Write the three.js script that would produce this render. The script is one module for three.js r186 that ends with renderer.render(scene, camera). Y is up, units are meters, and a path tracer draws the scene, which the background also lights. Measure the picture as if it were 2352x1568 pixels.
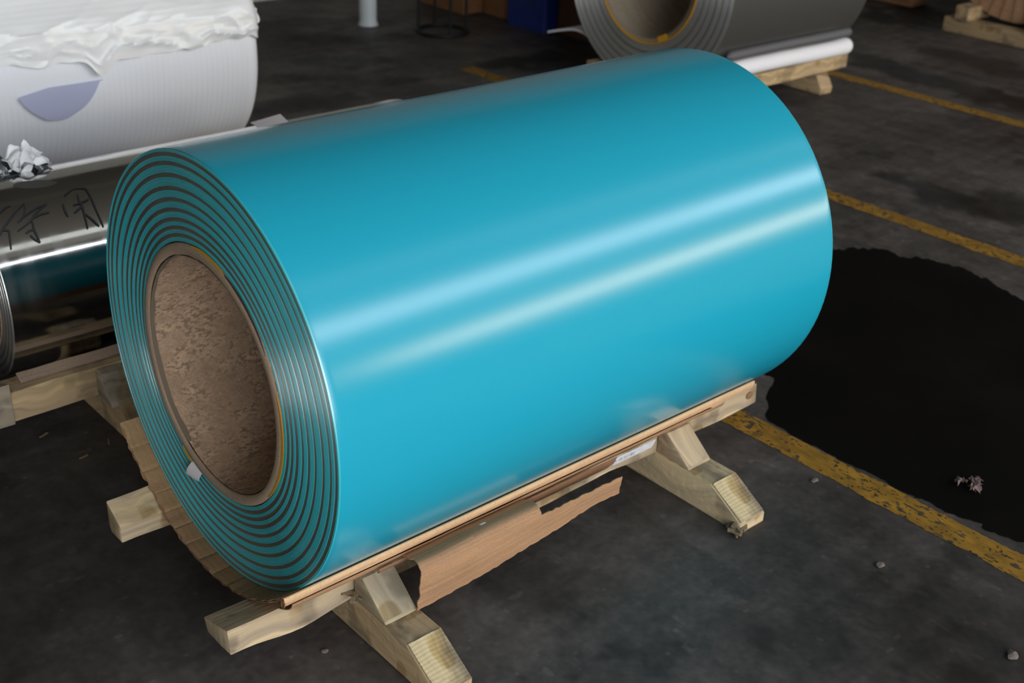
import * as THREE from 'three';
import { RectAreaLightUniformsLib } from 'three/addons/lights/RectAreaLightUniformsLib.js';
import { mergeGeometries, mergeVertices, toCreasedNormals } from 'three/addons/utils/BufferGeometryUtils.js';
import { RoundedBoxGeometry } from 'three/addons/geometries/RoundedBoxGeometry.js';

// ---------------------------------------------------------------- camera, light, exposure
const scene = new THREE.Scene();
scene.background = new THREE.Color(0x0a0b0c);
const renderer = new THREE.WebGLRenderer({ antialias: true });
renderer.toneMapping = THREE.LinearToneMapping;
renderer.toneMappingExposure = 0.93;
renderer.shadowMap.enabled = true;
RectAreaLightUniformsLib.init();

const camera = new THREE.PerspectiveCamera(31.12, 1.5, 0.05, 100);
{
  const yaw = 0.7383, pitch = 0.4751, roll = 0.0440;
  const fw = new THREE.Vector3(Math.cos(pitch) * Math.sin(yaw), -Math.sin(pitch), -Math.cos(pitch) * Math.cos(yaw));
  const r = new THREE.Vector3(Math.cos(yaw), 0, Math.sin(yaw));
  const u = new THREE.Vector3().crossVectors(r, fw);
  const r2 = r.clone().multiplyScalar(Math.cos(roll)).addScaledVector(u, Math.sin(roll));
  const u2 = u.clone().multiplyScalar(Math.cos(roll)).addScaledVector(r, -Math.sin(roll));
  const m = new THREE.Matrix4().makeBasis(r2, u2, fw.clone().negate());
  camera.quaternion.setFromRotationMatrix(m);
  camera.position.set(-1.087, 1.922, 2.165);
}
camera.focus = 2.75;
camera.userData.fStop = 3.6;

// daylight enters through two bands of glazing in the long wall at z = +8 (high cool one, low cream one) and a dim roof light
const GLAZING = [
  // x0, x1, y0, y1, colour, radiance
  [2.3, 10.0, 5.3, 7.0, [0.90, 0.95, 1.0], 7.3], [10.15, 18.0, 5.3, 7.0, [0.90, 0.95, 1.0], 7.3],
  [4.6, 11.0, 1.85, 2.75, [1.0, 0.85, 0.62], 11.2], [11.15, 18.0, 1.85, 2.75, [1.0, 0.85, 0.62], 11.2],
];
const ROOF = [-4, 16, 4.2, 5.6, [0.92, 1.0, 0.97], 0.55];   // dirty roof light strip: x0, x1, z0, z1
{
  const l = new THREE.RectAreaLight(lin0(ROOF[4]), ROOF[5] * 0.7, ROOF[1] - ROOF[0], ROOF[3] - ROOF[2]);
  l.position.set((ROOF[0] + ROOF[1]) / 2, 7.9, (ROOF[2] + ROOF[3]) / 2); l.lookAt((ROOF[0] + ROOF[1]) / 2, 0, (ROOF[2] + ROOF[3]) / 2); l.name = 'roof_daylight'; scene.add(l);
}
function lin0(c) { return new THREE.Color().setRGB(...c); }
const ADDED_DOOR = [-6.0, 2.2, 0.15, 4.9, [0.95, 0.98, 1.0], 5.2];   // added glowing door out of view, gives level side light; same wall
for (const [x0, x1, y0, y1, c, e] of [...GLAZING, ADDED_DOOR]) {
  const l = new THREE.RectAreaLight(new THREE.Color().setRGB(...c), e, x1 - x0 - 0.08, y1 - y0 - 0.08);
  l.position.set((x0 + x1) / 2, (y0 + y1) / 2, 7.93);
  l.lookAt((x0 + x1) / 2, (y0 + y1) / 2, 0);
  l.name = 'window_and_added_door_light'; scene.add(l);  // glazing bands and the added door each get a panel light
}

// ---------------------------------------------------------------- helpers
function rng(seed) { let a = seed >>> 0; return () => { a = (a + 0x6D2B79F5) | 0; let t = Math.imul(a ^ (a >>> 15), 1 | a); t = (t + Math.imul(t ^ (t >>> 7), 61 | t)) ^ t; return ((t ^ (t >>> 14)) >>> 0) / 4294967296; }; }
function hash(ix, iy, s) { let h = Math.imul(ix, 374761393) ^ Math.imul(iy, 668265263) ^ Math.imul(s, 2147483647 - 91); h = Math.imul(h ^ (h >>> 13), 1274126177); h ^= h >>> 16; return (h >>> 0) / 4294967296; }
const sm = (t) => t * t * (3 - 2 * t);
function vnoise(x, y, px, py, s) {   // value noise, periodic in px, py cells
  const x0 = Math.floor(x), y0 = Math.floor(y), fx = sm(x - x0), fy = sm(y - y0);
  const w = (a, n) => ((a % n) + n) % n;
  const a = hash(w(x0, px), w(y0, py), s), b = hash(w(x0 + 1, px), w(y0, py), s), c = hash(w(x0, px), w(y0 + 1, py), s), d = hash(w(x0 + 1, px), w(y0 + 1, py), s);
  return a + (b - a) * fx + (c - a) * fy + (a - b - c + d) * fx * fy;
}
function fbm(u, v, cx, cy, oct, s) { let a = 0, k = 0.5, t = 0; for (let i = 0; i < oct; i++) { a += k * vnoise(u * cx, v * cy, cx, cy, s + i * 17); t += k; k *= 0.55; cx *= 2; cy *= 2; } return a / t; }
const n2 = (x, y, s) => vnoise(x, y, 1 << 20, 1 << 20, s);
const clamp = (x, a = 0, b = 1) => Math.min(b, Math.max(a, x));
const step = (a, b, x) => sm(clamp((x - a) / (b - a)));
function tex(w, h, fn, { srgb = true, rx = 1, ry = 1 } = {}) {
  const d = new Uint8Array(w * h * 4);
  for (let j = 0; j < h; j++) for (let i = 0; i < w; i++) {
    const c = fn(i / w, j / h), o = (j * w + i) * 4;
    d[o] = clamp(c[0]) * 255; d[o + 1] = clamp(c[1]) * 255; d[o + 2] = clamp(c[2]) * 255; d[o + 3] = c.length > 3 ? clamp(c[3]) * 255 : 255;
  }
  const t = new THREE.DataTexture(d, w, h); t.wrapS = t.wrapT = THREE.RepeatWrapping; t.magFilter = THREE.LinearFilter; t.minFilter = THREE.LinearMipmapLinearFilter; t.generateMipmaps = true;
  if (srgb) t.colorSpace = THREE.SRGBColorSpace;
  t.repeat.set(rx, ry); t.needsUpdate = true; return t;
}
const grey = (v) => [v, v, v];
const std = (o) => new THREE.MeshStandardMaterial(o);
const phy = (o) => new THREE.MeshPhysicalMaterial(o);
const lin = (r, g, b) => new THREE.Color().setRGB(r, g, b);
const names = {};
function numbered(n) { const k = names[n] = (names[n] ?? -1) + 1; return k ? `${n}_${String(k).padStart(3, '0')}` : n; }
function mesh(name, geo, mat, parent) { const m = new THREE.Mesh(geo, mat); m.name = name; m.castShadow = m.receiveShadow = true; parent.add(m); return m; }
function thing(name, label, category, pos = [0, 0, 0], group) { const g = new THREE.Group(); g.name = numbered(name); g.position.set(...pos); g.userData = { label, category }; if (group) g.userData.group = group; scene.add(g); return g; }
function solo(name, geo, mat, label, category, group, kind) { const m = mesh(numbered(name), geo, mat, scene); m.userData = { label, category }; if (group) m.userData.group = group; if (kind) m.userData.kind = kind; return m; }
function struct(name, geo, mat, label) { const m = mesh(name, geo, mat, scene); m.userData = { kind: 'structure', label: label ?? name.replace(/_/g, ' '), category: name.split('_')[0] }; return m; }
function box(x0, x1, y0, y1, z0, z1) { const g = new THREE.BoxGeometry(x1 - x0, y1 - y0, z1 - z0); g.translate((x0 + x1) / 2, (y0 + y1) / 2, (z0 + z1) / 2); return g; }
// uv in metres from the dominant face direction, u along the grain axis (0 x, 1 y, 2 z)
function grainUV(geo, axis, ox = 0, oy = 0) {
  const g = geo.index ? geo.toNonIndexed() : geo; const p = g.attributes.position, uv = new Float32Array(p.count * 2);
  const a = new THREE.Vector3(), b = new THREE.Vector3(), c = new THREE.Vector3(), n = new THREE.Vector3();
  for (let i = 0; i < p.count; i += 3) {
    a.fromBufferAttribute(p, i); b.fromBufferAttribute(p, i + 1); c.fromBufferAttribute(p, i + 2);
    n.crossVectors(b.clone().sub(a), c.clone().sub(a)); const m = [Math.abs(n.x), Math.abs(n.y), Math.abs(n.z)], k = m.indexOf(Math.max(...m));
    const rest = [0, 1, 2].filter((q) => q !== k); let U = axis, V = rest.find((q) => q !== axis);
    if (k === axis) { U = rest[0]; V = rest[1]; }
    [a, b, c].forEach((q, j) => { const w = [q.x, q.y, q.z]; uv[(i + j) * 2] = w[U] + ox; uv[(i + j) * 2 + 1] = w[V] + oy; });
  }
  g.setAttribute('uv', new THREE.BufferAttribute(uv, 2)); return g;
}
// prism along axis 'x' or 'z' from an outline; slightly bevelled, long sides a little uneven like sawn timber
function timber(outline, from, to, axis, { bevel = 0.003, wobble = 0.0025, steps = 14, seed = 1, bump = null } = {}) {
  const s = new THREE.Shape(outline.map(([a, b]) => new THREE.Vector2(a, b)));
  const g = new THREE.ExtrudeGeometry(s, { depth: to - from - 2 * bevel, steps, bevelEnabled: true, bevelThickness: bevel, bevelSize: bevel, bevelOffset: -bevel, bevelSegments: 2 });
  const p = g.attributes.position;
  for (let i = 0; i < p.count; i++) {
    const a = p.getX(i), b = p.getY(i), d = p.getZ(i) + from + bevel;
    const w1 = (n2(d * 9 + a * 14, b * 14 + 3, seed) - 0.5) * 2 * wobble, w2 = (n2(d * 9 + b * 11 + 40, a * 17, seed + 5) - 0.5) * 2 * wobble;
    let A = a + w1, B = b + w2, D = d;
    if (bump) [A, B, D] = bump(A, B, D);
    if (axis === 'x') p.setXYZ(i, D, B, -A); else p.setXYZ(i, A, B, D);   // outline given as (-z, y) for x, (x, y) for z
  }
  const q = grainUV(g, axis === 'x' ? 0 : 2, seed * 0.37, seed * 0.21);
  q.deleteAttribute('normal'); q.computeVertexNormals();
  return toCreasedNormals(q, 0.5);
}
// grid surface from a function, optionally with thickness (closed slab)
function sheet(nu, nv, fn, thick = 0, { us = 1, vs = 1 } = {}) {
  const P = [], N = [];
  for (let j = 0; j <= nv; j++) for (let i = 0; i <= nu; i++) P.push(fn(i / nu, j / nv));
  const at = (i, j) => P[clamp(j, 0, nv) * (nu + 1) + clamp(i, 0, nu)];
  for (let j = 0; j <= nv; j++) for (let i = 0; i <= nu; i++) {
    const du = new THREE.Vector3().subVectors(at(i + 1, j), at(i - 1, j)), dv = new THREE.Vector3().subVectors(at(i, j + 1), at(i, j - 1));
    N.push(du.cross(dv).normalize());
  }
  const pos = [], uv = [], idx = [], W = nu + 1, M = P.length;
  P.forEach((q, k) => { pos.push(q.x, q.y, q.z); uv.push((k % W) / nu * us, Math.floor(k / W) / nv * vs); });
  for (let j = 0; j < nv; j++) for (let i = 0; i < nu; i++) { const a = j * W + i; idx.push(a, a + 1, a + W, a + 1, a + W + 1, a + W); }
  if (thick) {
    P.forEach((q, k) => { pos.push(q.x - N[k].x * thick, q.y - N[k].y * thick, q.z - N[k].z * thick); uv.push((k % W) / nu * us, Math.floor(k / W) / nv * vs); });
    for (let j = 0; j < nv; j++) for (let i = 0; i < nu; i++) { const a = M + j * W + i; idx.push(a, a + W, a + 1, a + 1, a + W, a + W + 1); }
    const rim = []; for (let i = 0; i <= nu; i++) rim.push(i); for (let j = 1; j <= nv; j++) rim.push(j * W + nu); for (let i = nu - 1; i >= 0; i--) rim.push(nv * W + i); for (let j = nv - 1; j > 0; j--) rim.push(j * W);
    for (let k = 0; k < rim.length; k++) { const a = rim[k], b = rim[(k + 1) % rim.length]; idx.push(a, M + a, b, b, M + a, M + b); }
  }
  const g = new THREE.BufferGeometry(); g.setAttribute('position', new THREE.Float32BufferAttribute(pos, 3)); g.setAttribute('uv', new THREE.Float32BufferAttribute(uv, 2)); g.setIndex(idx);
  g.computeVertexNormals(); return thick ? toCreasedNormals(g.toNonIndexed(), 0.6) : g;
}
const V3 = (x, y, z) => new THREE.Vector3(x, y, z);
// solid of revolution about an axis parallel to x: profile points [x, r]
function latheX(profile, yc, zc, seg = 160, a0 = 0, a1 = Math.PI * 2) {
  const g = new THREE.LatheGeometry(profile.map(([x, r]) => new THREE.Vector2(r, x)), seg, a0, a1 - a0);   // axis y
  const p = g.attributes.position, n = g.attributes.normal;
  for (let i = 0; i < p.count; i++) { const x = p.getX(i), y = p.getY(i), z = p.getZ(i); p.setXYZ(i, y, yc + z, zc + x); const nx = n.getX(i), ny = n.getY(i), nz = n.getZ(i); n.setXYZ(i, ny, nz, nx); }
  // (x,y,z) -> (y,z,x) is a rotation, faces keep their side; angle 0 points up, growing towards +z
  return g;
}
const D2R = Math.PI / 180;

// ---------------------------------------------------------------- textures and materials
const woodTex = tex(512, 512, (u, v) => {
  const wob = fbm(u, v, 3, 4, 3, 11) * 0.16; const r = fbm(u * 1, v + wob, 2, 48, 3, 3); const ring = fbm(u, v + wob, 1, 14, 2, 41);
  const blot = fbm(u, v, 5, 5, 4, 77); const knot = step(0.70, 0.80, fbm(u, v, 9, 6, 2, 9));
  let k = 0.82 + 0.22 * (r - 0.5) + 0.20 * (ring - 0.5) - 0.16 * step(0.54, 0.72, blot) - 0.10 * knot;
  return [k * 1.0, k * (0.965 - 0.05 * knot), k * (0.92 - 0.14 * knot - 0.1 * (ring - 0.5))];
}, { rx: 1.9, ry: 1.9 });
const woodBump = tex(512, 512, (u, v) => grey(0.5 * fbm(u, v, 2, 64, 3, 3) + 0.5 * fbm(u, v, 40, 40, 3, 19)), { srgb: false, rx: 1.9, ry: 1.9 });
const sawBump = tex(256, 64, (u, v) => grey(0.5 + 0.35 * Math.sin((u * 22 + 0.35 * fbm(u, v, 4, 4, 2, 5)) * Math.PI * 2) + 0.3 * (fbm(u, v, 32, 16, 2, 8) - 0.5)), { srgb: false, rx: 6, ry: 6 });
const wood = (r, g, b, o = {}) => std({ color: lin(r, g, b), map: woodTex, bumpMap: woodBump, bumpScale: 0.0022, roughness: 0.82, ...o });
const M = {};
M.woodPale = wood(0.72, 0.60, 0.42);
M.woodTan = wood(0.61, 0.47, 0.30);
M.woodGrey = wood(0.48, 0.43, 0.34);
M.woodSaw = std({ color: lin(0.66, 0.57, 0.40), map: woodTex, bumpMap: sawBump, bumpScale: 0.0008, roughness: 0.9 });
const cardTex = tex(512, 512, (u, v) => { const f = fbm(u, v, 2, 90, 2, 6), b = fbm(u, v, 4, 4, 4, 31), s = fbm(u, v, 160, 160, 1, 2); const k = 0.88 + 0.14 * (f - 0.5) + 0.14 * (b - 0.5) + 0.08 * (s - 0.5); return [k, k * (0.99 - 0.02 * f), k * 0.975]; }, { rx: 2, ry: 2 });
const card = (r, g, b, o = {}) => std({ color: lin(r, g, b), map: cardTex, roughness: 0.8, side: THREE.DoubleSide, ...o });
M.card = card(0.475, 0.28, 0.148);
M.cardCream = card(0.80, 0.53, 0.30);
M.cardDark = card(0.30, 0.155, 0.08);
M.cardInner = card(0.36, 0.23, 0.115);
M.coreTex = tex(512, 512, (u, v) => { const a = fbm(u, v, 110, 60, 3, 8), b = fbm(u, v, 16, 9, 4, 28), c = fbm(u, v, 3, 3, 3, 68), d = fbm(u, v, 120, 110, 2, 18); const seam = Math.abs(v - 0.5 - 0.02 * (fbm(u, 0, 6, 1, 2, 3) - 0.5)) < 0.0022 ? 0.85 : 1; let k = 0.82 + 0.26 * (b - 0.5) + 0.2 * (c - 0.5) + 0.14 * (d - 0.5); k *= 1 - 0.26 * step(0.42, 0.70, a) * step(0.36, 0.66, b); k *= seam; return [k, k * 0.975, k * 0.945]; }, { rx: 2, ry: 2 });
M.core = std({ color: lin(0.66, 0.47, 0.33), map: M.coreTex, roughness: 0.85, side: THREE.DoubleSide });
M.coreEdge = std({ color: lin(0.42, 0.32, 0.22), map: cardTex, roughness: 0.85 });
M.teal = phy({ color: lin(0.012, 0.345, 0.495), roughness: 0.235, ior: 1.5, metalness: 0.0, clearcoat: 0.25, clearcoatRoughness: 0.2 });
M.tealEdge = phy({ vertexColors: true, roughness: 0.28, ior: 2.3 });
M.bareEdge = std({ color: lin(0.36, 0.35, 0.31), roughness: 0.36, metalness: 0.85 });
M.yellow = std({ color: lin(0.62, 0.31, 0.02), roughness: 0.6 });
M.aluBright = std({ color: lin(0.75, 0.75, 0.74), roughness: 0.25, metalness: 1 });
M.paper = std({ color: lin(0.72, 0.68, 0.70), roughness: 0.7, side: THREE.DoubleSide });
const scuff = tex(512, 256, (u, v) => { const a = fbm(u, v, 4, 60, 3, 9), b = fbm(u, v, 5, 5, 4, 14); return grey(0.42 + 0.3 * (a - 0.5) + 0.5 * (b - 0.5)); }, { srgb: false, rx: 1, ry: 1 });
M.silver = std({ color: lin(0.60, 0.59, 0.57), roughness: 0.30, roughnessMap: scuff, metalness: 1 });
M.silverEdge = std({ color: lin(0.52, 0.51, 0.49), roughness: 0.38, metalness: 0.9 });
M.ink = std({ color: lin(0.02, 0.021, 0.024), roughness: 0.7 });
const filmBump = tex(512, 512, (u, v) => grey(0.22 * (0.5 + 0.5 * Math.sin(v * Math.PI * 2 * 44 + 3 * fbm(u, v, 5, 5, 3, 4))) + 0.3 * fbm(u, v, 3, 40, 3, 12) + 0.5 * fbm(u, v, 6, 6, 4, 22)), { srgb: false, rx: 0.5, ry: 1 });
M.film = phy({ color: lin(0.89, 0.92, 1.0), roughness: 0.42, bumpMap: filmBump, bumpScale: 0.0016, clearcoat: 0.4, clearcoatRoughness: 0.3, side: THREE.DoubleSide });
M.filmUpper = phy({ color: lin(0.90, 0.915, 0.94), roughness: 0.28, bumpMap: filmBump, bumpScale: 0.002, clearcoat: 0.5, clearcoatRoughness: 0.25, side: THREE.DoubleSide });
M.filmBlue = phy({ color: lin(0.50, 0.53, 0.76), roughness: 0.4, clearcoat: 0.3, side: THREE.DoubleSide });
M.darkFilm = phy({ color: lin(0.06, 0.07, 0.08), roughness: 0.25, clearcoat: 0.6, side: THREE.DoubleSide });
M.greyCoil = phy({ color: lin(0.055, 0.052, 0.048), roughness: 0.5 });
M.greyTube = std({ color: lin(0.10, 0.10, 0.11), roughness: 0.6 });
M.foam = std({ color: lin(0.80, 0.79, 0.83), roughness: 0.8, side: THREE.DoubleSide });
M.steelDark = std({ color: lin(0.02, 0.021, 0.022), roughness: 0.5, metalness: 0.6 });
M.blue = std({ color: lin(0.012, 0.03, 0.22), roughness: 0.5 });
M.boxBrown = card(0.30, 0.14, 0.055);
M.boxDark = card(0.14, 0.062, 0.03);
M.post = std({ color: lin(0.62, 0.66, 0.68), roughness: 0.5 });

// ---------------------------------------------------------------- hall shell
const floorTex = tex(1024, 1024, (u, v) => {
  const a = fbm(u, v, 5, 5, 6, 3), b = fbm(u, v, 22, 22, 4, 23), c = fbm(u, v, 120, 120, 2, 55), s = fbm(u, v, 3, 40, 3, 71), t = fbm(u, v, 46, 3, 3, 171);
  let k = 0.64 + 0.34 * (a - 0.5) + 0.20 * (b - 0.5) + 0.16 * (c - 0.5) + 0.14 * (s - 0.5) + 0.14 * (t - 0.5);
  k += 0.08 * step(0.60, 0.78, fbm(u, v, 12, 12, 4, 91)) - 0.10 * step(0.62, 0.76, fbm(u, v, 14, 14, 3, 19));
  k += 0.12 * step(0.80, 0.86, fbm(u, v, 60, 60, 2, 33));
  return [k, k * 0.99, k * 0.985];
}, { rx: 0.55, ry: 0.55 });
const floorRough = tex(256, 256, (u, v) => grey(0.62 + 0.5 * (fbm(u, v, 6, 6, 4, 7) - 0.5)), { srgb: false, rx: 0.7, ry: 0.7 });
M.floor = std({ color: lin(1, 1, 1), vertexColors: true, map: floorTex, roughnessMap: floorRough, roughness: 1, bumpMap: floorTex, bumpScale: 0.0012 });
const STAINS_AND_SHADE = [   // darker oily patches, and one patch of painted shade by the boxed coil [x, z, rx, rz, turn, strength]
  [3.42, -4.42, 0.42, 0.16, 0.5, 0.75], [3.02, -3.98, 0.30, 0.13, 0.4, 0.7], [2.62, -3.82, 0.35, 0.10, 0.5, 0.6], [3.95, -3.42, 0.34, 0.12, 0.2, 0.8],
  [2.95, -3.50, 0.30, 0.09, 0.3, 0.55], [5.82, -1.7, 0.20, 0.75, 0.1, 0.6], [6.5, -1.7, 0.18, 0.6, -0.1, 0.5], [5.9, -0.8, 0.15, 0.5, 0.1, 0.6], [4.0, -0.55, 0.12, 0.3, 0.2, 0.6],
  [4.15, 0.05, 0.3, 0.5, 0.2, 0.6], [2.2, -3.4, 0.5, 0.16, 0.3, 0.5], [7.75, -2.72, 0.75, 0.5, 0, 0.9], [3.25, -5.0, 0.4, 0.2, 0.3, 0.5], [4.4, -3.3, 0.5, 0.3, 0.1, 0.6],  // strongest entry here is shade painted beside the boxed coil pallet
  [0.62, 0.42, 0.10, 0.16, 0.4, 0.35], [1.35, 1.25, 0.25, 0.2, 0.8, 0.3], [0.95, 0.98, 0.12, 0.1, 0.2, 0.35], [-0.3, -0.4, 0.3, 0.3, 0, 0.3],
];
{
  const nx = 280, nz = 240, g = new THREE.PlaneGeometry(26, 18, nx, nz); g.rotateX(-Math.PI / 2);
  const p = g.attributes.position, uv = g.attributes.uv, col = [];
  for (let i = 0; i < p.count; i++) {
    // finer cells where the camera looks
    const u = uv.getX(i), v = 1 - uv.getY(i);
    const X = -9 + 26 * (u < 0.15 ? u / 0.15 * 0.3 : u < 0.85 ? 0.3 + (u - 0.15) / 0.7 * 0.38 : 0.68 + (u - 0.85) / 0.15 * 0.32), Z = -9.5 + 18 * (v < 0.08 ? v / 0.08 * 0.2 : v < 0.92 ? 0.2 + (v - 0.08) / 0.84 * 0.5 : 0.7 + (v - 0.92) / 0.08 * 0.3);
    p.setXYZ(i, X, 0, Z); uv.setXY(i, X, Z);
    let k = 0.170 * (0.86 + 0.34 * (n2(X * 1.3, Z * 1.3, 5) - 0.5) + 0.24 * (n2(X * 4, Z * 4, 15) - 0.5));
    for (const [sx, sz, rx, rz, t, w] of STAINS_AND_SHADE) {
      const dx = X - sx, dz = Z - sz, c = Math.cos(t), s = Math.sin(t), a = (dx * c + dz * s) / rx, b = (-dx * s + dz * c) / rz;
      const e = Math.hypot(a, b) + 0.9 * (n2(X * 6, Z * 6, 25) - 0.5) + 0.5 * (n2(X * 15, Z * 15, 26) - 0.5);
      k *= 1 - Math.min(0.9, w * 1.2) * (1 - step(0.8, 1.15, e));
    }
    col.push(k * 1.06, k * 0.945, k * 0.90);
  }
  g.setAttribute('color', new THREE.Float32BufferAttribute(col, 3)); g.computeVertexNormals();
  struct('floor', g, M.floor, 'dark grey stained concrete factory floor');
  struct('floor_slab', box(-9, 17, -0.2, -0.002, -9.5, 8.5), std({ color: lin(0.12, 0.12, 0.115), roughness: 0.9 }), 'concrete slab beneath the factory floor');
}
M.wall = std({ color: lin(0.30, 0.30, 0.275), roughness: 0.9 });
M.ceiling = std({ color: lin(0.13, 0.12, 0.105), roughness: 0.95 });
struct('ceiling', mergeGeometries([box(-9, 17, 8.0, 8.2, -9.5, ROOF[2]), box(-9, 17, 8.0, 8.2, ROOF[3], 8.5), box(-9, ROOF[0], 8, 8.2, ROOF[2], ROOF[3]), box(ROOF[1], 17, 8, 8.2, ROOF[2], ROOF[3])]), M.ceiling, 'dull brown grey roof sheeting of the factory hall');
struct('window_5', box(ROOF[0], ROOF[1], 8.03, 8.06, ROOF[2], ROOF[3]), std({ color: lin(0.3, 0.3, 0.3), emissive: lin(...ROOF[4]), emissiveIntensity: ROOF[5] * 0.3, roughness: 0.7 }), 'dirty roof light strip');
struct('wall_back', box(-9, 17, 0, 8, -9.5, -9.3), M.wall, 'pale painted wall at the back of the hall');
struct('wall_left', box(-9.2, -9, 0, 8, -9.5, 8.5), M.wall, 'pale painted end wall of the hall');
struct('wall_right', box(17, 17.2, 0, 8, -9.5, 8.5), M.wall, 'pale painted far end wall of the hall');
{
  // long wall with the glazing bands left open
  const b = [box(2.2, 17, 0, 1.85, 8, 8.25), box(2.2, 17, 2.75, 5.3, 8, 8.25), box(-9, 17, 7.0, 8, 8, 8.25), box(2.2, 4.6, 1.85, 2.75, 8, 8.25), box(-9, -6, 0, 5.3, 8, 8.25), box(-6, 2.2, 4.9, 5.3, 8, 8.25), box(-9, 2.3, 5.3, 7.0, 8, 8.25)];
  for (const [x0, x1, y0, y1] of [[11, 11.15, 1.85, 2.75], [10.0, 10.15, 5.3, 7]]) b.push(box(x0, x1, y0, y1, 8, 8.25));
  struct('wall_front', mergeGeometries(b), M.wall, 'long hall wall with two bands of glazing');
  GLAZING.forEach(([x0, x1, y0, y1, c, e], i) => {
    const w = new THREE.Group(); w.name = `window_${i + 1}`; w.userData = { kind: 'structure', label: i < 2 ? 'high band of cool daylit glazing in the long wall' : 'low band of cream daylit glazing in the long wall', category: 'window' }; scene.add(w);
    mesh('pane', box(x0, x1, y0, y1, 8.02, 8.05), std({ color: lin(0.3, 0.3, 0.3), emissive: lin(...c), emissiveIntensity: e * 0.25, roughness: 0.6 }), w);
    const f = []; for (let x = x0 + 0.03; x < x1; x += (x1 - x0 - 0.06) / 6 - 1e-6) f.push(box(x - 0.02, x + 0.02, y0, y1, 7.98, 8.06));
    f.push(box(x0, x1, y0, y0 + 0.05, 7.98, 8.06), box(x0, x1, y1 - 0.05, y1, 7.98, 8.06));
    mesh('window_frame', mergeGeometries(f), M.steelDark, w);
  });
  const d = new THREE.Group(); d.name = 'door_1'; d.userData = { kind: 'structure', label: 'added glowing loading door out of view that lights the coils from the side', category: 'door' }; scene.add(d);
  const [x0, x1, y0, y1, c, e] = ADDED_DOOR, cm = std({ color: lin(0.3, 0.3, 0.3), emissive: lin(...c), emissiveIntensity: e * 0.25, roughness: 0.5 });
  for (let k = 0; k < 20; k++) { const w = (x1 - x0) / 20; mesh('glow_strip', box(x0 + w * k, x0 + w * (k + 1) - 0.006, y0 - 0.12, y1, 8.03 + 0.012 * (k % 2), 8.04 + 0.012 * (k % 2)), cm, d); }  // glowing strips of the added door
  mesh('added_door_rail', box(x0, x1, y1 - 0.06, y1, 7.97, 8.03), M.steelDark, d);
}
// ---------------------------------------------------------------- markings and stains on the floor
const lineTex = tex(512, 64, (u, v) => { const a = fbm(u, v, 24, 4, 4, 5), b = fbm(u, v, 70, 12, 2, 15); const k = 0.9 + 0.5 * (a - 0.5); const worn = step(0.60, 0.70, b * 0.6 + a * 0.45); return [0.76 * k * (1 - worn * 0.55), 0.56 * k * (1 - worn * 0.5), 0.14 * k + 0.08 * worn, 1]; }, { rx: 0.8, ry: 1 });
const lineAlpha = tex(512, 64, (u, v) => { const e = Math.min(v, 1 - v), a = fbm(u, v, 40, 8, 4, 45), b = fbm(u, v, 170, 24, 2, 25), c = fbm(u, v, 5, 1, 2, 85); return grey((e < 0.03 + 0.12 * (a - 0.4) || b * 0.5 + a * 0.5 > 0.70 - 0.07 * c) ? 0 : 1); }, { srgb: false, rx: 0.8, ry: 1 });
M.line = std({ color: lin(0.68, 0.68, 0.68), map: lineTex, alphaMap: lineAlpha, alphaTest: 0.5, roughness: 0.75 });
function floorLine(x0, x1, z0, z1, label, off) {
  const g = new THREE.BoxGeometry(x1 - x0, 0.0012, z1 - z0, 1, 1, 40); g.translate((x0 + x1) / 2, 0.0008, (z0 + z1) / 2);
  const p = g.attributes.position, uv = g.attributes.uv; for (let i = 0; i < p.count; i++) uv.setXY(i, p.getZ(i) + off, (p.getX(i) - x0) / (x1 - x0));
  solo('floor_line', g, M.line, label, 'floor marking');
}
floorLine(1.590, 1.700, 0.02, 5.5, 'worn yellow floor line bordering the black oil stain, beside the teal coil cradle', 0);
floorLine(3.512, 3.625, -3.47, 5.5, 'worn yellow floor line beyond the far side of the oil stain', 3.3);
floorLine(5.352, 5.470, -2.2, 4.5, 'faded yellow floor line past the dark grey coil and its white roll', 7.7);
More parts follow.
